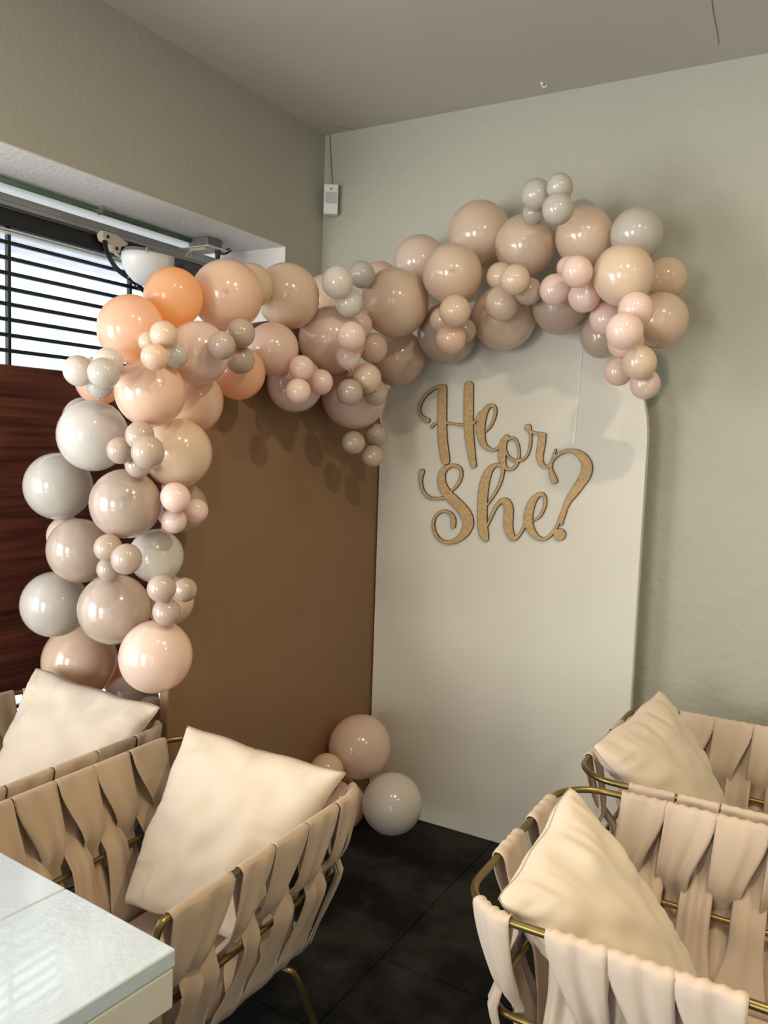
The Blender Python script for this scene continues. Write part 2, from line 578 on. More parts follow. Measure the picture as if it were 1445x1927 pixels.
for i, p_ in enumerate(sp):
    d_ = (sp[min(i + 1, len(sp) - 1)] - sp[max(i - 1, 0)]).normalized()
    n_ = Vector((0, -d_.z, d_.y))
    ring = [bm.verts.new(p_ + n_ * a + Vector((b, 0, 0))) for a, b in ((-0.009, -0.002), (0.009, -0.002), (0.009, 0.002), (-0.009, 0.002))]
    if prev:
        for k in range(4):
            bm.faces.new((prev[k], prev[(k + 1) % 4], ring[(k + 1) % 4], ring[k]))
    else:
        bm.faces.new(ring)
    prev = ring
bm.faces.new(prev[::-1])
bar = obj('perforated_arm', bm, M_DARKMETAL, am)
for x, y in ((241, 522), (257, 538)):
    p_ = at(x, y, 0, -2.3525) - am.location
    bm = bmesh.new()
    cyl(bm, p_, p_ + Vector((0.002, 0, 0)), 0.0028, 10)
    obj('rivet', bm, M_WHITEPL, bar)

# motion sensor and its cable
p0 = at(607.5, 352, 1, YW - 0.03)
p1 = at(634, 404, 1, YW - 0.03)
se = thing('motion_sensor', 'white motion sensor on the back wall in the room corner', 'sensor', ((p0.x + p1.x) / 2, YW - 0.022, (p0.z + p1.z) / 2), 0.59)
sw, sh = 0.030, (p0.z - p1.z) / 2
obj('housing', bx((-sw, -0.036, -sh), (sw, 0, sh), 0.004), M_WHITEPL, se)
obj('wedge_mount', prism(bmesh.new(), [(-0.02, -0.002), (0.024, -0.002), (0.015, 0.010), (-0.020, 0.030)], -sh * 0.6, sh * 0.6, lambda u, v, h: Vector((u, v, h))), M_WHITEPL, se)
obj('lens', bx((-sw * 0.78, -0.0385, -sh * 0.30), (sw * 0.78, -0.035, sh * 0.45), 0.002), mat('sensor_lens', (0.52, 0.52, 0.53), 0.3), se)
bm = bmesh.new()
cyl(bm, (0, -0.036, sh * 0.66), (0, -0.038, sh * 0.66), 0.0035, 10)
obj('indicator', bm, M_DARKMETAL, se)
bm = bmesh.new()
cpts = [at(620, 246, 1, YW - 0.004), at(622, 285, 1, YW - 0.004), at(623.5, 315, 1, YW - 0.004), at(626, 353, 1, YW - 0.004)]
tube(bm, smooth_pts(cpts, 5), 0.0022, 6)
tag(obj('sensor_cable', bm, M_GREYPL, smooth=True), 'thin grey cable running from the ceiling down to the motion sensor', 'cable')
# painted-over blanking plate under the sensor
pp = at(632, 424, 1, YW)
tag(obj('blanking_plate', bx((pp.x - 0.018, YW - 0.0022, pp.z - 0.022), (pp.x + 0.018, YW, pp.z + 0.022), 0.001, 1), M_WALL), 'small painted-over blanking plate on the wall below the motion sensor', 'cover plate')

# ------------------------------------------------------------------ arched panels
YP = 2.842
PX0, PX1 = -1.662, -0.626


def arch_outline(x0, x1, zc, n=40, ry=None):
    r = (x1 - x0) / 2
    ry = ry or r
    c = (x0 + x1) / 2
    o_ = [(x0, 0.0), (x1, 0.0)]
    for k in range(n + 1):
        a = math.pi * k / n
        o_.append((c + r * math.cos(a), zc + ry * math.sin(a)))
    return o_


def panel(name, outline, thick, fn, m, label):
    bm_ = bmesh.new()
    prism(bm_, outline, 0.0, thick, fn)
    es = [e for e in bm_.edges if any(len(f.verts) > 4 for f in e.link_faces)]
    bmesh.ops.bevel(bm_, geom=es, offset=0.008, segments=3, affect='EDGES', profile=0.6)
    o_ = obj(name, bm_, m)
    tag(o_, label, 'backdrop panel')
    return o_


wp = panel('arched_panel', arch_outline(PX0, PX1, 1.53), 0.035, lambda u, v, h: Vector((u, YP + h, v)), M_FOAM, 'tall ivory arched backdrop panel holding the wooden sign')
XB = -1.669
bp_ = panel('arched_panel', arch_outline(1.70, 2.88, 1.44, ry=0.45), 0.035, lambda u, v, h: Vector((XB - h, u, v)), M_BROWN, 'tall brown arched backdrop panel standing beside the ivory one')
# clear hanging strip
pa, pb = at(1096, 640, 1, YP - 0.001), at(1079, 838, 1, YP - 0.001)
bm = bmesh.new()
wd = Vector((0.0045, 0, 0))
vs = [bm.verts.new(q) for q in (pa - wd, pa + wd, pb + wd, pb - wd)]
vs2 = [bm.verts.new(q + Vector((0, -0.0015, 0))) for q in (pa - wd, pa + wd, pb + wd, pb - wd)]
bm.faces.new(vs)
bm.faces.new(vs2[::-1])
for k in range(4):
    bm.faces.new((vs[k], vs[(k + 1) % 4], vs2[(k + 1) % 4], vs2[k]))
tag(obj('hanging_tape', bm, mat('tape', (0.66, 0.63, 0.56), 0.25)), 'narrow pale tape strip running down the ivory panel to the question mark', 'tape')

# ------------------------------------------------------------------ wooden sign
# strokes on a 2D sheet (x right, y down, half width), one continuous cut-out
S = []
S.append([(277, 156, 30), (274, 250, 32), (272, 400, 33), (276, 520, 34), (287, 610, 34), (298, 672, 30)])
S.append([(290, 142, 16), (255, 142, 14), (215, 156, 12), (160, 200, 11), (122, 255, 11), (109, 310, 11), (122, 350, 13), (150, 374, 16), (170, 384, 18)])
S.append([(464, 137, 33), (462, 250, 34), (462, 400, 34), (469, 520, 32), (483, 620, 27), (497, 704, 22)])
S.append([(199, 428, 12), (218, 410, 10), (260, 402, 9), (310, 402, 10), (360, 408, 9), (430, 418, 10), (465, 420, 10), (500, 400, 10), (522, 370, 11), (545, 335, 14)])
S.append([(583, 466, 6), (615, 430, 10), (642, 375, 11), (655, 315, 11), (640, 280, 13), (607, 283, 16), (576, 325, 24), (556, 380, 30), (547, 440, 32), (550, 490, 30), (563, 540, 24), (590, 577, 16), (630, 595, 11), (662, 588, 11), (688, 562, 12), (706, 530, 15), (735, 502, 18)])
S.append([(735, 502, 18), (712, 550, 24), (702, 620, 29), (704, 670, 25), (716, 710, 18), (740, 732, 12), (775, 730, 12), (800, 708, 12), (815, 670, 10)])
S.append([(738, 520, 14), (775, 510, 10), (803, 530, 10), (820, 580, 9), (822, 640, 9), (812, 680, 10)])
S.append([(728, 600, 8), (745, 640, 10), (780, 667, 11), (820, 673, 11), (858, 658, 11), (888, 618, 10), (903, 560, 10), (907, 505, 10), (901, 465, 12), (886, 434, 25)])
S.append([(886, 434, 24), (887, 436, 24)])
S.append([(903, 466, 10), (950, 475, 10), (985, 482, 12), (1006, 487, 13)])
S.append([(989, 500, 27), (985, 540, 28), (975, 600, 28), (970, 645, 25), (984, 695, 18), (1012, 717, 11), (1040, 704, 10), (1060, 668, 9), (1074, 625, 9), (1084, 594, 8)])
S.append([(1074, 816, 25), (1062, 780, 22), (1050, 740, 15), (1050, 700, 12), (1067, 662, 12), (1100, 630, 13), (1150, 607, 15), (1205, 604, 16), (1250, 622, 25), (1290, 662, 34), (1309, 710, 39), (1300, 770, 39), (1265, 830, 35), (1225, 890, 31), (1180, 950, 25), (1152, 1010, 20), (1138, 1060, 18), (1129, 1105, 13), (1126, 1130, 9)])
S.append([(1112, 1201, 43), (1115, 1201, 43)])
S.append([(127, 751, 21), (120, 800, 14), (126, 860, 11), (150, 910, 11), (190, 938, 11), (240, 943, 11), (300, 938, 10)])
S.append([(340, 890, 8), (383, 843, 12), (408, 785, 12), (405, 735, 12), (372, 708, 12), (325, 712, 15), (286, 738, 22), (268, 780, 28), (272, 840, 31), (302, 900, 34), (350, 950, 36), (400, 1000, 38), (443, 1060, 41), (460, 1120, 39), (440, 1180, 33), (400, 1225, 24), (350, 1252, 17), (300, 1256, 13), (255, 1236, 12), (222, 1190, 11), (209, 1135, 11), (220, 1080, 11), (255, 1043, 11), (300, 1035, 11), (335, 1055, 14), (353, 1095, 18), (350, 1140, 19)])
S.append([(598, 985, 7), (640, 920, 11), (680, 850, 12), (702, 780, 12), (708, 730, 12), (688, 704, 13), (650, 706, 15), (615, 735, 24), (588, 790, 32), (570, 870, 35), (562, 950, 36), (560, 1050, 35), (562, 1140, 36), (572, 1200, 33), (585, 1232, 20)])
S.append([(598, 1135, 8), (625, 1070, 12), (658, 1002, 14), (698, 960, 18), (730, 968, 28), (748, 1010, 33), (747, 1080, 34), (746, 1140, 33), (760, 1195, 27), (785, 1230, 18), (815, 1215, 12), (845, 1170, 12), (872, 1118, 14)])
S.append([(928, 1100, 8), (972, 1068, 11), (1002, 1010, 12), (1010, 950, 12), (990, 914, 14), (957, 920, 18), (922, 960, 26), (898, 1020, 31), (888, 1080, 33), (897, 1140, 30), (922, 1188, 24), (957, 1222, 16), (1000, 1234, 12), (1043, 1210, 12), (1080, 1163, 12), (1108, 1110, 12), (1124, 1060, 12)])


def build_sign():
    step = 4.0
    x0, y0, x1, y1 = 80, 90, 1380, 1290
    nx, ny = int((x1 - x0) / step) + 1, int((y1 - y0) / step) + 1
    gx, gy = np.meshgrid(x0 + np.arange(nx) * step, y0 + np.arange(ny) * step)
    sd = np.full(gx.shape, 1e3)
    for st in S:
        sp_ = smooth_pts([Vector(q) for q in st], 6)
        for a, b in zip(sp_[:-1], sp_[1:]):
            R = max(a.z, b.z) + 12
            i0 = max(0, int((min(a.x, b.x) - R - x0) / step)); i1 = min(nx, int((max(a.x, b.x) + R - x0) / step) + 2)
            j0 = max(0, int((min(a.y, b.y) - R - y0) / step)); j1 = min(ny, int((max(a.y, b.y) + R - y0) / step) + 2)
            X, Y = gx[j0:j1, i0:i1], gy[j0:j1, i0:i1]
            dx, dy = b.x - a.x, b.y - a.y
            L = dx * dx + dy * dy + 1e-9
            t = np.clip(((X - a.x) * dx + (Y - a.y) * dy) / L, 0, 1)
            d = np.hypot(X - a.x - t * dx, Y - a.y - t * dy) - (a.z + (b.z - a.z) * t)
            sd[j0:j1, i0:i1] = np.minimum(sd[j0:j1, i0:i1], d)
    YF, YBk = YP - 0.011, YP - 0.006        # front and back face of the board
    P = {}
    verts, vals = [], []

    def vert(key, x, y, s):
        if key not in P:
            q = at(760 + x / 3.803, 690 + y / 3.803, 1, YF)
            P[key] = len(verts)
            verts.append((q.x, YF, q.z))
            vals.append(s)
        return P[key]

    faces = []
    border = []
    for j in range(ny - 1):
        for i in range(nx - 1):
            c = [(i, j), (i + 1, j), (i + 1, j + 1), (i, j + 1)]
            s = [sd[b, a] for a, b in c]
            if min(s) > 0:
                continue
            poly = []
            cuts = []
            for k in range(4):
                a, b = c[k], c[(k + 1) % 4]
                sa, sb = s[k], s[(k + 1) % 4]
                if sa <= 0:
                    poly.append(vert(a, x0 + a[0] * step, y0 + a[1] * step, sa))
                if (sa <= 0) != (sb <= 0):
                    t = sa / (sa - sb)
                    key = (min(a, b), max(a, b))
                    v = vert(key, x0 + (a[0] + (b[0] - a[0]) * t) * step, y0 + (a[1] + (b[1] - a[1]) * t) * step, 0.0)
                    poly.append(v)
                    cuts.append(v)
            if len(set(poly)) >= 3:
                faces.append(poly)
                if len(cuts) == 2:
                    border.append((cuts[0], cuts[1]))
    n = len(verts)
    nf = len(faces)
    allv = verts + [(v[0], YBk, v[2]) for v in verts]
    allf = faces + [[q + n for q in f[::-1]] for f in faces] + [[a, b, b + n, a + n] for a, b in border]
    me = bpy.data.meshes.new('wooden_sign')
    me.from_pydata(allv, [], allf)
    at_ = me.attributes.new('cut', 'FLOAT', 'POINT')
    at_.data.foreach_set('value', vals + [0.0] * n)
    me.update()
    m = bpy.data.materials.new('mdf')
    m.use_nodes = True
    nt = m.node_tree
    b = nt.nodes['Principled BSDF']
    a = nt.nodes.new('ShaderNodeAttribute')
    a.attribute_name = 'cut'
    mr = nt.nodes.new('ShaderNodeMapRange')
    mr.inputs['From Min'].default_value = -3.6
    mr.inputs['From Max'].default_value = -1.6
    nt.links.new(a.outputs['Fac'], mr.inputs['Value'])
    tc = nt.nodes.new('ShaderNodeTexCoord')
    nz = nt.nodes.new('ShaderNodeTexNoise')
    nz.inputs['Scale'].default_value = 90
    nz.inputs['Detail'].default_value = 6
    nt.links.new(tc.outputs['Object'], nz.inputs['Vector'])
    rp = nt.nodes.new('ShaderNodeValToRGB')
    rp.color_ramp.elements[0].position = 0.3
    rp.color_ramp.elements[0].color = (0.45, 0.29, 0.135, 1)
    rp.color_ramp.elements[1].position = 0.7
    rp.color_ramp.elements[1].color = (0.60, 0.42, 0.22, 1)
    nt.links.new(nz.outputs['Fac'], rp.inputs[0])
    mx = nt.nodes.new('ShaderNodeMix')
    mx.data_type = 'RGBA'
    nt.links.new(mr.outputs[0], mx.inputs['Factor'])
    nt.links.new(rp.outputs[0], mx.inputs['A'])
    mx.inputs['B'].default_value = (0.045, 0.02, 0.008, 1)
    nt.links.new(mx.outputs['Result'], b.inputs['Base Color'])
    b.inputs['Roughness'].default_value = 0.6
    b.inputs['Specular IOR Level'].default_value = 0.2
    o_ = link('wooden_sign', me, m)
    tag(o_, 'laser-cut wooden script sign reading He or She? on the ivory panel', 'sign')
    # little stand-off pads glue it to the panel
    for x, y in ((275, 400), (460, 300), (440, 1080), (565, 1000), (1290, 740), (985, 600)):
        q = at(760 + x / 3.803, 690 + y / 3.803, 1, YBk)
        obj('pad', bx((q.x - 0.008, YBk - 0.0003, q.z - 0.008), (q.x + 0.008, YP, q.z + 0.008)), M_WHITEPL, o_)


build_sign()

# ------------------------------------------------------------------ balloons
BC = {  # surface colour, light passing through, share of it
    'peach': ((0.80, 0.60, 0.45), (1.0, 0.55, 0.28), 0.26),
    'orange': ((0.92, 0.66, 0.44), (1.0, 0.60, 0.24), 0.62),  # peach latex with the window backlight put into its colour and translucency
    'glow': ((0.88, 0.68, 0.52), (1.0, 0.60, 0.32), 0.50),  # milder backlit tint, window light put into the colour
    'pink': ((0.79, 0.62, 0.51), (1.0, 0.66, 0.50), 0.24),
    'blush': ((0.88, 0.71, 0.63), (1.0, 0.68, 0.55), 0.30),
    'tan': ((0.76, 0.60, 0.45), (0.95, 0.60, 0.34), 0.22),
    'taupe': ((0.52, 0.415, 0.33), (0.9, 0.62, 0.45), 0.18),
    'grey': ((0.57, 0.525, 0.46), (0.85, 0.76, 0.64), 0.2),
    'white': ((0.70, 0.65, 0.58), (0.92, 0.86, 0.78), 0.22),
}


def balloon_mat(k, tip=True):
    col, tc_, tf = BC[k]
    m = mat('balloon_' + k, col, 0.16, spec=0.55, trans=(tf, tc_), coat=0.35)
    if not tip:
        return m
    nt = m.node_tree
    b = nt.nodes['Principled BSDF']
    tc = nt.nodes.new('ShaderNodeTexCoord')
    d = nt.nodes.new('ShaderNodeVectorMath')
    d.operation = 'DISTANCE'
    d.inputs[1].default_value = (0, 0, -1.04)
    nz = nt.nodes.new('ShaderNodeTexNoise')
    nz.inputs['Scale'].default_value = 12
    ad = nt.nodes.new('ShaderNodeMath')
    ad.operation = 'MULTIPLY_ADD'
    ad.inputs[1].default_value = 0.12
    mr = nt.nodes.new('ShaderNodeMapRange')
    mr.inputs['From Min'].default_value = 0.10
    mr.inputs['From Max'].default_value = 0.17
    mr.inputs['To Min'].default_value = 0.55
    mr.inputs['To Max'].default_value = 1.0
    nt.links.new(tc.outputs['Object'], d.inputs[0])
    nt.links.new(tc.outputs['Object'], nz.inputs['Vector'])
    nt.links.new(nz.outputs['Fac'], ad.inputs[0])
    nt.links.new(d.outputs['Value'], ad.inputs[2])
    nt.links.new(ad.outputs[0], mr.inputs['Value'])
    mx = nt.nodes.new('ShaderNodeMix')
    mx.data_type = 'RGBA'
    mx.inputs['A'].default_value = (0.33, 0.29, 0.25, 1)
    mx.inputs['B'].default_value = (*col, 1)
    nt.links.new(mr.outputs[0], mx.inputs['Factor'])
    nt.links.new(mx.outputs['Result'], b.inputs['Base Color'])
    return m


BM_ = {k: balloon_mat(k, False) for k in BC}
BMT = {k: balloon_mat(k) for k in BC}


def balloon_mesh():
    bm_ = bmesh.new()
    secs = []
    N = 26
    for i in range(1, N):
        a = math.pi * i / N
        z = -math.cos(a)
        r = math.sin(a)
        # slightly egg shaped towards the knot at +z
        zz = z * 1.04 if z < 0 else z * 1.08
        rr = r * (1 - 0.05 * max(0, z) ** 2)
        secs.append((rr, zz))
    seg = 36
    rings = [[bm_.verts.new((rr * math.cos(2 * math.pi * k / seg), rr * math.sin(2 * math.pi * k / seg), zz)) for k in range(seg)] for rr, zz in secs]
    bot = bm_.verts.new((0, 0, -1.04))
    top = bm_.verts.new((0, 0, 1.09))
    for a, b in zip(rings[:-1], rings[1:]):
        for k in range(seg):
            bm_.faces.new((a[k], a[(k + 1) % seg], b[(k + 1) % seg], b[k]))
    for k in range(seg):
        bm_.faces.new((rings[0][(k + 1) % seg], rings[0][k], bot))
        bm_.faces.new((rings[-1][k], rings[-1][(k + 1) % seg], top))
    bmesh.ops.recalc_face_normals(bm_, faces=bm_.faces)
    me_ = bpy.data.meshes.new('balloon')
    bm_.to_mesh(me_)
    bm_.free()
    me_.polygons.foreach_set('use_smooth', [True] * len(me_.polygons))
    return me_


base_me = balloon_mesh()
BME = {}
for k in BC:
    BME[k] = base_me.copy()
    BME[k].materials.append(BM_[k])
    BME[k + '_tip'] = base_me.copy()
    BME[k + '_tip'].materials.append(BMT[k])
kb = bmesh.new()
tube(kb, [(0, 0, 1.05), (0, 0, 1.11), (0, 0, 1.16), (0, 0, 1.2)], [0.09, 0.05, 0.08, 0.11], 10)
base_k = bpy.data.meshes.new('knot')
kb.to_mesh(base_k)
kb.free()
KME = {}
for k in BC:
    KME[k] = base_k.copy()
    KME[k].materials.append(BM_[k])

# (px, py, radius px, layer, colour, label, tip towards viewer)
L = [
 (293, 1235, 68, 0.0, 'pink', 'large blush balloon lowest on the right of the left column', 0),
 (150, 1243, 69, 3.6, 'peach', 'large peach balloon just above the far left cushion', 0),
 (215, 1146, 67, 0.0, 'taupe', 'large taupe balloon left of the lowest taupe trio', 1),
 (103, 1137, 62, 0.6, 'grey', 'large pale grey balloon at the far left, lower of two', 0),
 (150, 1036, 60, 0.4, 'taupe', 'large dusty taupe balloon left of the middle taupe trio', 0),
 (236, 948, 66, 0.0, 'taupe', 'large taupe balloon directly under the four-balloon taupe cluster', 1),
 (110, 915, 63, 0.7, 'grey', 'large warm grey balloon in front of the wood gate panel', 0),
 (175, 820, 66, 0.2, 'white', 'large off-white balloon with bluish window sheen on the left column', 0),
 (334, 853, 65, 0.3, 'tan', 'large beige balloon right of the four-balloon taupe cluster', 0),
 (283, 738, 66, 0.0, 'peach', 'large peach balloon with grey tip at the bend of the garland', 1),
 (294, 1046, 51, 0.7, 'white', 'pale grey-white balloon behind the middle taupe trio', 0),
 (318, 1130, 47, 1.0, 'pink', 'half hidden dusty pink balloon behind the lowest taupe trio', 0),
 (342, 955, 48, 1.0, 'taupe', 'half hidden taupe balloon behind the pale pink trio of the column', 0),
 (126, 1008, 37, 1.2, 'pink', 'mostly hidden pinkish balloon edge at the left of the column', 0),
 (360, 756, 60, 0.8, 'peach', 'large dull peach balloon overhanging the brown panel top left', 0),
 (247, 1322, 52, 3.2, 'taupe', 'partly hidden taupe balloon below the lowest blush one', 0),
 (298, 1352, 29, 3.0, 'orange', 'small glowing orange balloon low beside the brown panel edge', 0),
 (283, 1334, 24, 2.9, 'taupe', 'little taupe balloon just behind the far left cushion corner', 0),
 (224, 1272, 34, 4.2, 'orange', 'balloon added for the orange glow between the two lowest big balloons', 0),  # extra balloon, added to give the orange glow in this gap
 (187, 716, 45, 1.0, 'glow', 'bright pink backlit balloon behind the grey cluster at window', 0),
 (160, 790, 42, 1.3, 'taupe', 'dark mostly hidden balloon against the wood gate panel', 0),
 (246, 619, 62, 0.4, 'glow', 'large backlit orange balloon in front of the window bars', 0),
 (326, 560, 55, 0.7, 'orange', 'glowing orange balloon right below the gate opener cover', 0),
 (427, 556, 67, 0.0, 'peach', 'large cream-peach balloon with grey tip at the garland top left', 1),
 (372, 665, 59, 0.5, 'pink', 'large dusty pink balloon between the two small clusters top left', 0),
 (512, 657, 50, 0.4, 'pink', 'medium blush balloon right of the taupe cluster top left', 0),
 (541, 557, 60, 0.7, 'tan', 'large tan balloon in front of the room corner', 0),
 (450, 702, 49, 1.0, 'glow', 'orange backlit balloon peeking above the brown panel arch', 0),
 (472, 538, 42, 1.3, 'tan', 'mostly hidden tan balloon behind the cream-peach one at top', 0),
 (617, 562, 46, 1.2, 'tan', 'shadowed tan balloon left of the grey trio near corner', 0),
 (624, 640, 62, 0.5, 'pink', 'large dusty pink balloon left of the small pink cluster', 0),
 (555, 722, 53, 0.9, 'pink', 'shaded dusty balloon behind the pale pink trio over brown panel', 0),
 (666, 746, 61, 0.5, 'pink', 'large blush balloon above the taupe trio where panels meet', 0),
 (748, 674, 52, 0.7, 'pink', 'blush balloon above the top left edge of ivory panel', 0),
 (714, 530, 37, 1.2, 'tan', 'mostly hidden tan balloon behind the grey trio', 0),
 (743, 570, 64, 0.0, 'tan', 'largest cream tan balloon at the middle of the garland', 0),
 (790, 492, 49, 0.9, 'pink', 'pinkish beige balloon on the upper edge, leftmost over the wall', 0),
 (851, 516, 57, 0.0, 'tan', 'large tan balloon above the four-balloon peach cluster', 1),
 (903, 440, 60, 0.6, 'tan', 'large tan balloon high on the garland left of centre peak', 0),
 (988, 462, 57, 0.3, 'tan', 'large tan balloon to the lower left of the small grey peak cluster', 0),
 (841, 628, 56, 0.8, 'taupe', 'shaded taupe balloon behind the four-balloon peach cluster', 0),
 (948, 597, 61, 0.35, 'tan', 'large shaded tan balloon under the beige small cluster', 0),
 (1055, 575, 54, 0.8, 'taupe', 'shaded dusty taupe balloon under the pale pink cluster at right', 0),
 (1100, 446, 55, 0.2, 'tan', 'large tan balloon to the lower right of the small grey peak cluster', 0),
 (1173, 518, 57, 0.3, 'tan', 'large tan balloon at right, above the pale pink cluster', 0),
 (1198, 441, 49, 0.8, 'grey', 'large grey balloon at the upper right end of garland', 0),
 (1254, 523, 39, 0.9, 'tan', 'small shaded tan balloon rightmost, upper of two', 0),
 (1242, 603, 52, 0.6, 'tan', 'large tan balloon at the right end, lower of two', 0),
 (1134, 632, 42, 0.7, 'taupe', 'shaded dusty balloon behind the pale pink cluster right end', 0),
 (1094, 405, 29, 1.1, 'grey', 'mostly hidden grey balloon behind the peak of the garland', 0),
]
SM = [
 (148, 698, 29, 0.1, 'white', 'small off-white balloon leftmost in front of the window'),
 (195, 703, 30, 0.0, 'grey', 'small grey balloon front of the leftmost cluster'),
 (204, 682, 28, 0.8, 'white', 'small white balloon top of the leftmost cluster'),
 (188, 724, 25, 0.9, 'grey', 'small darker grey balloon bottom of the leftmost cluster'),
 (308, 630, 26, 0.2, 'tan', 'small beige balloon topmost of the cluster under the gate opener'),
 (281, 644, 21, 0.8, 'tan', 'small beige balloon hidden left in the cluster under the gate opener'),
 (291, 672, 26, 0.0, 'peach', 'small peach balloon lower left of the cluster under the gate opener'),
 (331, 669, 23, 0.7, 'grey', 'small grey balloon right of the cluster under the gate opener'),
 (453, 627, 27, 0.3, 'taupe', 'small taupe balloon top right of trio below the cream-peach balloon'),
 (417, 650, 26, 0.1, 'taupe', 'small taupe balloon leftmost of trio below the cream-peach balloon'),
 (452, 677, 27, 0.2, 'taupe', 'small taupe balloon lowest of trio below the cream-peach balloon'),
 (567, 693, 24, 0.0, 'blush', 'small pale pink balloon topmost of trio over the brown panel'),
 (603, 719, 24, 0.2, 'blush', 'small pale pink balloon rightmost of trio over the brown panel'),
 (561, 736, 24, 0.1, 'blush', 'small pale pink balloon lowest of trio over the brown panel'),
 (635, 531, 30, 0.0, 'white', 'small white balloon leftmost of trio under the motion sensor'),
 (681, 517, 25, 0.7, 'grey', 'small grey balloon rightmost of trio under the motion sensor'),
 (657, 570, 27, 0.4, 'white', 'small white balloon lowest of trio under the motion sensor'),
 (661, 633, 28, 0.0, 'blush', 'small rosy balloon front of the pink cluster at the panel joint'),
 (676, 612, 25, 0.8, 'blush', 'small rosy balloon topmost of the pink cluster at the panel joint'),
 (702, 655, 28, 0.4, 'pink', 'small dusty pink balloon right in the pink cluster at panel joint'),
 (655, 671, 24, 0.6, 'blush', 'small rosy balloon lowest of the pink cluster at the panel joint'),
 (690, 712, 28, 0.1, 'tan', 'small beige balloon top of taupe cluster below the pink cluster'),
 (658, 738, 25, 0.3, 'taupe', 'small taupe balloon left of the cluster below the pink cluster'),
 (706, 739, 24, 0.7, 'taupe', 'small taupe balloon right of the cluster below the pink cluster'),
 (661, 701, 15, 1.0, 'taupe', 'tiny taupe balloon squeezed between pink and taupe clusters'),
 (665, 833, 22, 0.2, 'taupe', 'small taupe balloon left of the lowest hanging trio at the panel joint'),
 (707, 819, 22, 0.2, 'taupe', 'small taupe balloon top of the lowest hanging trio at the panel joint'),
 (701, 858, 21, 0.1, 'taupe', 'small taupe balloon bottom of the lowest hanging trio at the panel joint'),
 (856, 585, 30, 0.1, 'tan', 'small peach balloon top of the four-balloon cluster above the sign'),
 (848, 637, 29, 0.0, 'peach', 'small peach balloon bottom of the four-balloon cluster above the sign'),
 (833, 603, 25, 0.9, 'tan', 'small tan balloon tucked left in the four-balloon cluster above the sign'),
 (873, 622, 23, 0.9, 'taupe', 'small taupe balloon tucked right in the four-balloon cluster above the sign'),
 (969, 526, 28, 0.0, 'tan', 'small cream tan balloon front of the beige cluster left of pink one'),
 (941, 520, 26, 0.7, 'tan', 'small tan balloon upper left of the beige cluster'),
 (944, 571, 32, 0.2, 'tan', 'small tan balloon lowest of the beige cluster'),
 (994, 548, 26, 0.9, 'taupe', 'small shaded balloon right of the beige cluster'),
 (1086, 511, 29, 0.0, 'blush', 'small pale pink balloon top front of the pink cluster under the peak'),
 (1069, 504, 22, 0.8, 'blush', 'small pale pink balloon tucked behind in the pink cluster under the peak'),
 (1044, 545, 29, 0.3, 'blush', 'small pale pink balloon left of the pink cluster under the peak'),
 (1099, 558, 30, 0.3, 'blush', 'small pale pink balloon right of the pink cluster under the peak'),
 (1139, 600, 30, 0.6, 'blush', 'small pale pink balloon leftmost of the pink cluster at the right end'),
 (1196, 583, 33, 0.6, 'blush', 'small pale pink balloon top of the pink cluster at the right end'),
 (1175, 623, 35, 0.0, 'blush', 'small pale pink balloon front of the pink cluster at the right end'),
 (1177, 642, 34, 0.8, 'blush', 'small pale pink balloon lowest of the pink cluster at the right end'),
 (1203, 682, 32, 0.3, 'tan', 'small beige balloon top of the trio at the right end'),
 (1163, 700, 26, 0.7, 'pink', 'small dusty pink balloon left of the trio at the right end'),
 (1214, 723, 28, 0.5, 'pink', 'small dusty pink balloon bottom of the trio at the right end'),
 (1009, 366, 29, 0.2, 'grey', 'small grey balloon leftmost of the cluster crowning the garland'),
 (1053, 352, 25, 0.8, 'grey', 'small grey balloon highest of the cluster crowning the garland'),
 (1050, 393, 30, 0.1, 'grey', 'small grey balloon right of the cluster crowning the garland'),
 (1004, 400, 21, 0.9, 'grey', 'small grey balloon tucked low in the cluster crowning the garland'),
 (263, 820, 27, 0.7, 'taupe', 'small taupe balloon top of the four-balloon cluster on the column'),
 (226, 848, 25, 0.2, 'taupe', 'small taupe balloon left of the four-balloon cluster on the column'),
 (278, 851, 31, 0.0, 'taupe', 'small taupe balloon right of the four-balloon cluster on the column'),
 (260, 874, 25, 0.9, 'taupe', 'small taupe balloon bottom of the four-balloon cluster on the column'),
 (330, 936, 28, 0.1, 'blush', 'small pale pink balloon top of the trio on the column edge'),
 (369, 961, 23, 0.4, 'blush', 'small pale pink balloon right of the trio on the column edge'),
 (327, 980, 24, 0.3, 'blush', 'small pale pink balloon bottom of the trio on the column edge'),
 (203, 1031, 26, 0.4, 'taupe', 'small taupe balloon top left of the middle trio on the column'),
 (238, 1052, 29, 0.0, 'taupe', 'small taupe balloon front of the middle trio on the column'),
 (205, 1071, 23, 0.8, 'taupe', 'small taupe balloon bottom of the middle trio on the column'),
 (304, 1107, 27, 0.1, 'taupe', 'small taupe balloon left of the lowest trio on the column'),
 (348, 1110, 23, 0.3, 'taupe', 'small taupe balloon right of the lowest trio on the column'),
 (313, 1151, 26, 0.3, 'taupe', 'small taupe balloon bottom of the lowest trio on the column'),
]
FL = [
 (677, 1405, 59, 2.60, 'pink', 'large blush balloon on top of the floor pile between the panels'),
 (738, 1512, 57, 2.63, 'white', 'large off-white balloon resting on the floor before the ivory panel'),
 (641, 1514, 47, 2.58, 'peach', 'peach balloon on the floor behind the woven chair arm'),
 (615, 1450, 32, 2.55, 'peach', 'mostly hidden peach balloon behind the others on the floor'),
]


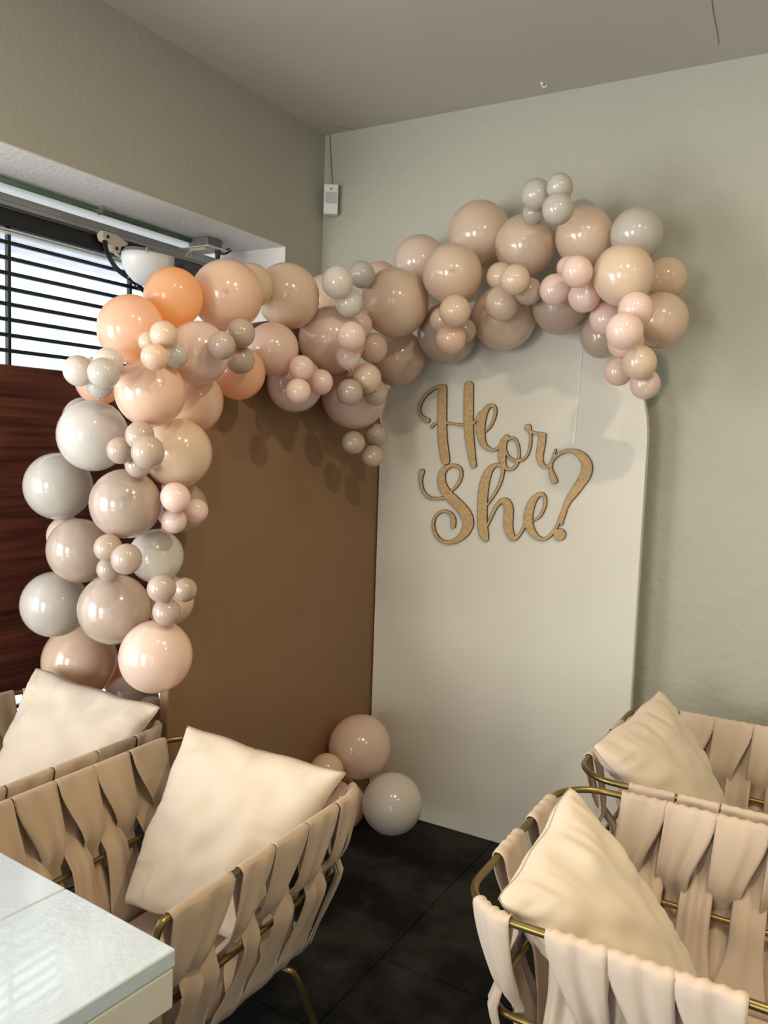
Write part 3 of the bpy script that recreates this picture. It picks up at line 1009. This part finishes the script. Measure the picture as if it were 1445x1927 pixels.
def base_depth(x, y):
    if x < 285:
        return base_depth(285, y) + (285 - x) * 0.0011
    xx = x
    d = fwd + RT * ((xx - 722.5) / F_PX) - UP * ((y - 963.5) / F_PX)
    t1 = (-1.585 - CAM.x) / d.x if d.x < 0 else 99
    t2 = (2.70 - CAM.y) / d.y
    return min(t1, t2)


items = []
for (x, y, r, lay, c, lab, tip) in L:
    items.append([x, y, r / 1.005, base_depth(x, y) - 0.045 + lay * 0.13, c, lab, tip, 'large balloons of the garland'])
for (x, y, r, lay, c, lab) in SM:
    items.append([x, y, r / 1.005, base_depth(x, y) - 0.165 + lay * 0.055, c, lab, 0, 'small balloons tied in clusters on the garland'])
for (x, y, r, yy, c, lab) in FL:
    z = (yy) / (fwd + RT * ((x - 722.5) / F_PX) - UP * ((y - 963.5) / F_PX)).y
    items.append([x, y, r / 1.005, z, c, lab, 0, 'balloons piled on the floor'])
n_it = len(items)
LAY = [q[3] for q in L] + [0] * 200
PXA = np.array([[i[0], i[1]] for i in items], float)
RP = np.array([i[2] for i in items], float)
Z = np.array([i[3] for i in items], float)
Zini = Z.copy()
A = np.array([fwd + RT * ((x - 722.5) / F_PX) - UP * ((y - 963.5) / F_PX) for x, y in PXA])
for it in range(900):
    P3 = A * Z[:, None] + np.array(CAM)
    RR = RP * Z / F_PX
    D = np.linalg.norm(P3[:, None] - P3[None], axis=2)
    ov = (RR[:, None] + RR[None]) * 1.05 - D
    dz = np.zeros(n_it)
    for i, j in zip(*np.where(np.triu(ov > 0.0, 1))):
        sgn = 1 if (Z[j] > Z[i] or (Z[j] == Z[i] and j > i)) else -1
        push = ov[i, j] * 0.30
        dz[j] += sgn * push
        dz[i] -= sgn * push
    dz += (Zini - Z) * (0.01 if it < 500 else 0.001)
    # keep clear of the two panels and walls
    for i in range(n_it):
        p, r = P3[i], RR[i]
        if p[2] < 1.95 and p[0] > XB - 0.02 and p[1] > 1.64:
            pen = (XB + r * 1.1) - p[0]
            if pen > 0 and PXA[i, 0] < 700 and LAY[i] < 2.3:
                dz[i] -= pen * 0.9
        if p[2] < 2.1 and p[0] > PX0 - 0.06:
            pen = p[1] - (YP - r * 1.10)
            if pen > 0:
                dz[i] -= pen * 0.9
        pen = p[1] - (YW - r * 1.08)
        if pen > 0:
            dz[i] -= pen * 0.9
        if p[2] < r * 1.05:
            dz[i] -= (r * 1.05 - p[2]) * 0.8
    Z += np.clip(dz, -0.02, 0.02)
GC = Vector((-1.6, 2.2, 1.0))
for i, it in enumerate(items):
    p = CAM + Vector(A[i]) * Z[i]
    r = RP[i] * Z[i] / F_PX
    bo = bpy.data.objects.new('balloon', BME[it[4] + ('_tip' if it[6] else '')])
    COL.objects.link(bo)
    to_cam = (CAM - p).normalized()
    rnd = Vector((random.uniform(-1, 1), random.uniform(-1, 1), random.uniform(-1, 1)))
    if it[6]:
        # the thick tip of the latex faces almost straight at the viewer, the knot is inside the garland
        axis = -(to_cam + RT * (-0.05) + UP * (0.10 if i % 2 else -0.05) + rnd * 0.05)
    else:
        axis = (-to_cam * 0.9 + rnd * 0.5 + UP * random.choice((-0.7, 0.7)))
    bo.rotation_euler = axis.to_track_quat('Z', 'Y').to_euler()
    bo.location = p
    bo.scale = (r, r, r)
    tag(bo, it[5], 'balloon', it[7])
    kn = bpy.data.objects.new('knot', KME[it[4]])
    COL.objects.link(kn)
    kn.parent = bo

# ------------------------------------------------------------------ chairs
RIM, MID, BOT = 0.680, 0.475, 0.300
TAPER = 0.098


def u_path(w_, D, R=0.106):
    """plan path of the top rail: list of (s, point, outward normal); seat faces -y, back at y=0"""
    pts = []
    segs = []
    a = D - R
    arc = math.pi / 2 * R
    b = w_ - 2 * R
    total = 2 * a + 2 * arc + b

    def f(s):
        s = max(-0.2, min(total + 0.2, s))
        if s < a:
            return Vector((w_ / 2, -D + s, 0)), Vector((1, 0, 0))
        s -= a
        if s < arc:
            t = s / R
            return Vector((w_ / 2 - R + R * math.cos(t), -R + R * math.sin(t), 0)), Vector((math.cos(t), math.sin(t), 0))
        s -= arc
        if s < b:
            return Vector((w_ / 2 - R - s, 0, 0)), Vector((0, 1, 0))
        s -= b
        if s < arc:
            t = math.pi / 2 + s / R
            return Vector((-w_ / 2 + R + R * math.cos(t), -R + R * math.sin(t), 0)), Vector((math.cos(t), math.sin(t), 0))
        s -= arc
        return Vector((-w_ / 2, -R - s, 0)), Vector((-1, 0, 0))
    return f, total, a, arc, b


def lerp(a, b, t):
    return a + (b - a) * t


def sstep(t):
    t = max(0, min(1, t))
    return t * t * (3 - 2 * t)


def strap_mesh(f, sc, hw, shift, rnd, ruffle=0.0):
    """one cloth strap hung over the top rail: outer leg tucks behind the middle rail, inner leg comes out in front of it"""
    NU, rows = 14, []
    # profile key rows: (leg, t)
    prof = []
    NV = 16
    for k in range(NV + 1):
        prof.append(('o', k / NV))            # outer leg bottom(0) -> top(1)
    for k in range(1, 6):
        prof.append(('c', k / 6))
    for k in range(NV + 1):
        prof.append(('i', 1 - k / NV))        # inner leg top(1) -> bottom(0)
    tm = (MID - BOT) / (RIM - BOT)
    ph = rnd.uniform(0, 6.28)
    nf = rnd.choice((1.0, 1.5, 1.9))
    lean = rnd.uniform(-0.008, 0.008)
    bm_ = bmesh.new()
    for leg, t in prof:
        row = []
        for q in range(NU + 1):
            u = -1 + 2 * q / NU
            if leg == 'c':
                a = math.pi * t
                z = RIM + 0.0105 * math.sin(a)
                n = 0.0105 * math.cos(a)
                s_ = sc + u * hw
                n *= 1 + ruffle * 0.16 * (1 + (0.6 * math.sin(u * 11 + ph) + 0.5 * math.sin(u * 6.3 - ph)))
                z += ruffle * 0.0022 * (1 + math.sin(u * 13 + ph))
            else:
                z = lerp(BOT, RIM, t)
                # distance from the middle rail, 0 at the rail and 1 at top / bottom
                if t >= tm:
                    e = (t - tm) / (1 - tm)
                    top = True
                else:
                    e = (tm - t) / tm
                    top = False
                e = max(0.0, (e - 0.07) / 0.93)
                ee = sstep(max(0.0, e - 0.12) / 0.88)
                sgn = 1 if leg == 'o' else -1
                # at the middle rail each leg is gathered to half its width and shifted a quarter pitch aside
                h = lerp(hw * 0.62, hw if top else hw * 1.05, ee)
                c = lerp(sc - sgn * shift * 0.5, sc if top else sc - sgn * shift * 0.35, ee)
                if top:
                    n = sgn * (lerp(-0.018, 0.0115, min(1, e * 3.6)) + 0.005 * math.sin(math.pi * e))
                else:
                    n = sgn * lerp(-0.018, -0.006, min(1, e * 1.5))
                pa_ = (1 - ee) * 0.0050 + 0.0024
                n += pa_ * math.sin(u * math.pi * nf + ph + 0.6 * t) + (1 if leg == 'o' else -1) * ruffle * 0.0018 * (1 + (0.6 * math.sin(u * 11 + ph) + 0.5 * math.sin(u * 6.3 - ph))) * (0.4 + 0.6 * t)
                s_ = c + u * h
            P_, N_ = f(s_)
            ins = TAPER * (RIM - min(z, RIM)) / (RIM - BOT)
            ins = ins * ins / TAPER * 0.25 + ins * 0.75
            p_ = P_ + N_ * (n - ins)
            row.append(bm_.verts.new((p_.x, p_.y, z)))
        rows.append(row)
    for a, b in zip(rows[:-1], rows[1:]):
        for q in range(NU):
            bm_.faces.new((a[q], a[q + 1], b[q + 1], b[q]))
    # give the cloth a thickness
    bmesh.ops.recalc_face_normals(bm_, faces=bm_.faces)
    bmesh.ops.solidify(bm_, geom=bm_.faces[:], thickness=0.0016)
    return bm_


def chair(name, label, loc, rz, w_, D, spans, seed, mstrap, ruffle=0.0):
    t = thing(name, label, 'chair', loc, rz, 'woven strap armchairs')
    rnd = random.Random(seed)
    f, total, a, arc, b = u_path(w_, D)

    def rail_pts(z, n0, s0=0.0, s1=None, step=0.02):
        s1 = total if s1 is None else s1
        k = int((s1 - s0) / step)
        ins = TAPER * (RIM - z) / (RIM - BOT)
        ins = ins * ins / TAPER * 0.25 + ins * 0.75
        o_ = []
        for i_ in range(k + 1):
            P_, N_ = f(s0 + (s1 - s0) * i_ / k)
            q = P_ + N_ * (n0 - ins)
            o_.append(Vector((q.x, q.y, z)))
        return o_
    top = rail_pts(RIM, 0)
    insB = TAPER
    # top rail turns down at the front of each arm into a front post
    fr = [Vector((w_ / 2 - insB, -D + 0.03, BOT)), Vector((w_ / 2 - insB * 0.4, -D - 0.012, lerp(BOT, RIM, 0.5))), Vector((w_ / 2 - 0.006, -D - 0.022, RIM - 0.06)), Vector((w_ / 2 - 0.001, -D - 0.012, RIM - 0.015))]
    fl = [Vector((-v.x, v.y, v.z)) for v in fr]
    bm_ = bmesh.new()
    tube(bm_, smooth_pts(fr[:1] + fr[1:] + top[:1], 6)[:-1] + top + smooth_pts(top[-1:] + fl[::-1], 6)[1:], 0.0078, 10)
    obj('top_rail', bm_, M_BRASS, t, True)
    bm_ = bmesh.new()
    mid = rail_pts(MID, 0)
    tube(bm_, [Vector((mid[0].x, -D - 0.012, MID))] + mid + [Vector((mid[-1].x, -D - 0.012, MID))], 0.0068, 10)
    obj('middle_rail', bm_, M_BRASS, t, True)
    bm_ = bmesh.new()
    bt = rail_pts(BOT - 0.008, -0.004, 0.03, total - 0.03)
    tube(bm_, bt, 0.0068, 10, closed=True)
    obj('base_rail', bm_, M_BRASS, t, True)
    # legs
    for sx in (1, -1):
        for y0, y1 in ((-0.20, -0.075), (-D + 0.17, -D + 0.05)):
            x = sx * (w_ / 2 - insB - 0.004)
            bm_ = bmesh.new()
            tube(bm_, smooth_pts([Vector((x - sx * 0.06, y0, BOT - 0.008)), Vector((x, y0, BOT - 0.010)), Vector((x + sx * 0.03, lerp(y0, y1, 0.12), BOT - 0.03)), Vector((x + sx * 0.045, lerp(y0, y1, 0.5), BOT * 0.5)), Vector((x + sx * 0.06, y1, 0.004))], 5), 0.0078, 9)
            obj('leg', bm_, M_BRASS, t, True)
    # seat cushion
    zt = 0.345
    hx = w_ / 2 - insB + 0.001
    bm_ = bmesh.new()
    NX, NY = 16, 16
    gr = {}
    for sd in (0, 1):
        for i_ in range(NX + 1):
            for j_ in range(NY + 1):
                u, v = -1 + 2 * i_ / NX, -1 + 2 * j_ / NY
                e = ((1 - u ** 6) * (1 - v ** 6)) ** 0.5
                zz = lerp(BOT + 0.014, zt - 0.004 + 0.006 * (1 - u * u) * (1 - v * v), e) if sd else lerp(BOT + 0.014, BOT - 0.0, e)
                if (i_ in (0, NX) or j_ in (0, NY)) and sd:
                    gr[(sd, i_, j_)] = gr[(0, i_, j_)]
                    continue
                gr[(sd, i_, j_)] = bm_.verts.new((u * (hx - 0.012), (-D + 0.03) * 0.5 - 0.02 + v * ((D - 0.10) / 2 - 0.012), zz))
        for i_ in range(NX):
            for j_ in range(NY):
                bm_.faces.new((gr[(sd, i_, j_)], gr[(sd, i_ + 1, j_)], gr[(sd, i_ + 1, j_ + 1)], gr[(sd, i_, j_ + 1)]))
    obj('seat_cushion', bm_, M_SEAT, t, True)
    for (sc, hw, sh) in spans(total, a, arc, b):
        obj('strap', strap_mesh(f, sc, hw, sh, rnd, ruffle), mstrap, t, True)
    return t


def spans_list(R=(), L=(), B=(), cr=None, cl=None):
    """R / L: (distance from the front end, half width) on the two arms; B: (fraction along the back, half width)"""
    def g(total, a, arc, b):
        out = []
        for d, h_ in R:
            out.append((d, h_, 0.055))
        for d, h_ in L:
            out.append((total - d, h_, -0.055))
        if cr:
            out.append((a + arc * cr[0], cr[1], 0.0))
        if cl:
            out.append((total - a - arc * cl[0], cl[1], 0.0))
        for fr_, h_ in B:
            out.append((a + arc + b * fr_, h_, 0.05))
        return out
    return g


# left pair, backs to the panels
chair('woven_armchair', 'woven strap armchair beside the white table, nearest at left', (-1.266, 1.658, 0), 0.0, 0.602, 0.68,
      spans_list(R=((0.092, 0.080), (0.247, 0.052), (0.358, 0.056), (0.472, 0.056), (0.58, 0.048)),
                 L=((0.09, 0.052), (0.202, 0.056), (0.315, 0.056), (0.424, 0.054), (0.545, 0.060)),
                 B=((0.44, 0.068), (0.81, 0.062)), cr=(0.25, 0.036)), 3, M_STRAP)
chair('woven_armchair', 'woven strap armchair at far left beside the gate', (-1.937, 1.69, 0), 0.0, 0.60, 0.68,
      spans_list(R=((0.09, 0.054), (0.21, 0.062), (0.34, 0.064), (0.47, 0.063), (0.59, 0.052)),
                 L=((0.09, 0.054), (0.205, 0.056), (0.32, 0.056), (0.435, 0.056), (0.55, 0.05)),
                 B=((0.15, 0.05), (0.48, 0.06), (0.82, 0.05)), cr=(0.4, 0.03), cl=(0.5, 0.03)), 5, M_STRAP)
# right pair, backs to the aisle, seats facing right
chair('woven_armchair', 'woven strap armchair nearest at right, cut by the frame corner', (-0.572, 1.622, 0), math.pi / 2, 0.64, 0.68,
      spans_list(R=((0.06, 0.05), (0.165, 0.054), (0.275, 0.056), (0.385, 0.055), (0.49, 0.052)),
                 L=((0.10, 0.05), (0.248, 0.054), (0.353, 0.054), (0.458, 0.053), (0.615, 0.040)),
                 B=((0.17, 0.070), (0.64, 0.062))), 11, M_STRAP2, 1.0)
chair('woven_armchair', 'woven strap armchair behind the near right one, next to the ivory panel', (-0.572, 2.338, 0), math.pi / 2, 0.665, 0.68,
      spans_list(R=((0.06, 0.05), (0.165, 0.054), (0.275, 0.056), (0.385, 0.055), (0.49, 0.052)),
                 L=((0.06, 0.05), (0.165, 0.054), (0.275, 0.055), (0.38, 0.047), (0.487, 0.054)),
                 B=((0.30, 0.05), (0.86, 0.035))), 13, M_STRAP2, 0.5)


# ------------------------------------------------------------------ cushions
def cushion(label, c4, T, nrm, seed, bulge=1.0):
    """c4: bottom-left, bottom-right, top-right, top-left corners in world space"""
    c4 = [Vector(c) for c in c4]
    ctr = sum(c4, Vector()) / 4
    t = thing('scatter_cushion', label, 'cushion', tuple(ctr), 0, 'cream scatter cushions on the woven chairs')
    c4 = [c - ctr for c in c4]
    nrm = Vector(nrm).normalized()
    N = 44
    rnd = random.Random(seed)
    off = Vector((rnd.uniform(0, 50), rnd.uniform(0, 50), 0))

    def P(u, v):
        k = 0.045
        uu = u * (1 - k * (1 - v * v) - 0.012 * math.sin(v * 9 + seed) * abs(u) ** 6)
        vv = v * (1 - k * (1 - u * u) - 0.012 * math.sin(u * 8 + seed * 2) * abs(v) ** 6)
        q = 1 - 0.022 * abs(u * v) ** 9
        a_, b_ = (uu * q + 1) / 2, (vv * q + 1) / 2
        return c4[0] * (1 - a_) * (1 - b_) + c4[1] * a_ * (1 - b_) + c4[2] * a_ * b_ + c4[3] * (1 - a_) * b_

    bm_ = bmesh.new()
    g = {}
    for sd in (1, -1):
        for i_ in range(N + 1):
            for j_ in range(N + 1):
                edge = i_ in (0, N) or j_ in (0, N)
                if edge and sd == -1:
                    g[(sd, i_, j_)] = g[(1, i_, j_)]
                    continue
                u = math.sin((-1 + 2 * i_ / N) * math.pi / 2) * 0.35 + (-1 + 2 * i_ / N) * 0.65
                v = math.sin((-1 + 2 * j_ / N) * math.pi / 2) * 0.35 + (-1 + 2 * j_ / N) * 0.65
                h = (max(0, 1 - u * u) * max(0, 1 - v * v)) ** 0.42
                p = P(u, v)
                # corner dog-ears and radial creases running in from the edges
                r_ = max(abs(u), abs(v))
                cr = noise.noise(Vector((u * 3.2, v * 3.2, sd * 3.0)) + off) * 0.013
                ang = (u * 9 if abs(v) > abs(u) else v * 9)
                cr += 0.010 * noise.noise(Vector((ang * 1.3, sd * 5.0, 0)) + off) * sstep((r_ - 0.45) / 0.4) * (1 - sstep((r_ - 0.9) / 0.1))
                p = p + nrm * (sd * T * h * (bulge if sd == 1 else 0.75) + (cr * h ** 0.3 if not edge else 0))
                g[(sd, i_, j_)] = bm_.verts.new(p)
        for i_ in range(N):
            for j_ in range(N):
                bm_.faces.new((g[(sd, i_, j_)], g[(sd, i_ + 1, j_)], g[(sd, i_ + 1, j_ + 1)], g[(sd, i_, j_ + 1)]))
    obj('cover', bm_, M_CUSH, t, True)
    bm_ = bmesh.new()
    loop = []
    for k in range(40):
        loop.append(P(-1 + 2 * k / 40, -1))
    for k in range(40):
        loop.append(P(1, -1 + 2 * k / 40))
    for k in range(40):
        loop.append(P(1 - 2 * k / 40, 1))
    for k in range(40):
        loop.append(P(-1, 1 - 2 * k / 40))
    tube(bm_, loop, 0.0012, 5, closed=True)
    obj('seam', bm_, M_SEAM, t, True)
    return t


# nearest left chair: leans against the back rail
TLa, TRa = at(352, 1362, 1, 1.565), at(655, 1453, 1, 1.585)
BLa = at(232, 1702, 2, 0.40)
BRa = BLa + (TRa - TLa).normalized() * 0.305 + Vector((0, 0.03, 0))
na = (TRa - TLa).cross(TLa - BLa).normalized()
if na.dot(CAM - TLa) < 0:
    na = -na
cushion('cream cushion leaning in the armchair beside the table', (BLa, BRa, TRa, TLa), 0.075, na, 1)
TLb, TRb = at(68, 1254, 1, 1.62), at(303, 1330, 1, 1.62)
BLb = at(30, 1500, 0, -2.06)
BLb = Vector((-2.10, 1.40, 0.40))
BRb = BLb + (TRb - TLb) * 0.66
nb = (TRb - TLb).cross(TLb - BLb).normalized()
if nb.dot(CAM - TLb) < 0:
    nb = -nb
cushion('cream cushion leaning in the far left armchair', (BLb, BRb, TRb, TLb), 0.075, nb, 2)
# right chairs: backs at x = -0.572, cushions lean against them
TFc, TNc = at(1070, 1474, 0, -0.475), at(935, 1692, 0, -0.50)
BFc = Vector((-0.20, TFc.y + 0.06, 0.40))
BNc = Vector((-0.20, TNc.y + 0.10, 0.40))
cushion('cream cushion leaning in the near right armchair', (BNc, BFc, TFc, TNc), 0.085, (0.8, -0.1, 0.45), 3)
TFd, TNd = at(1240, 1296, 0, -0.475), at(1110, 1402, 0, -0.548)
BFd = Vector((-0.24, TFd.y - 0.03, 0.40))
BNd = Vector((-0.24, TNd.y + 0.10, 0.40))
cushion('cream cushion leaning in the rear right armchair', (BNd, BFd, TFd, TNd), 0.085, (0.8, -0.1, 0.45), 4)

# ------------------------------------------------------------------ table
TZ = 0.75
tc_ = at(332, 1785, 2, TZ)
tl_ = at(0, 1602, 2, TZ)
tb_ = at(110, 1927, 2, TZ)
ex = (tl_ - tc_).normalized()
ey = Vector((ex.y, -ex.x, 0))
if ey.dot(tb_ - tc_) < 0:
    ey = -ey
ang = math.atan2(-ex.y, -ex.x)
tb = thing('table', 'white lacquered plank table at lower left corner of the frame', 'table', (tc_.x, tc_.y, 0), ang)
# local axes: -x runs away along the back edge, -y towards the camera
pm = at(0, 1745, 2, TZ) - tc_
pj = -(pm.dot(ey))


def ti(lo, hi, b=0.004):
    return bx(lo, hi, b, 3)


W1 = 0.112
ys = [0.0, -W1]
k = 0
yy = 0.0
j1 = -((at(130, 1668, 2, TZ) - tc_).dot(ey))
j2 = -((at(0, 1745, 2, TZ) - tc_).dot(ey))
ys = None
# planks run parallel to the table's right-hand edge (local y)
jx = (at(130, 1668, 2, TZ) - tc_).dot(ex)
x = 0.0
while x < 1.2:
    wpl = jx
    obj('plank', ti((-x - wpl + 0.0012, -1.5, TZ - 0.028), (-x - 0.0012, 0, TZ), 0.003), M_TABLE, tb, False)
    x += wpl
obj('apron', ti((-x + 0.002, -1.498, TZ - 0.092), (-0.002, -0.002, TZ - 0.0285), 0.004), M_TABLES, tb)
for px_, py_ in ((-0.12, -0.12), (-x + 0.12, -0.12), (-0.12, -1.38), (-x + 0.12, -1.38)):
    obj('leg', bx((px_ - 0.03, py_ - 0.03, 0), (px_ + 0.03, py_ + 0.03, TZ - 0.092), 0.003), M_TABLES, tb)
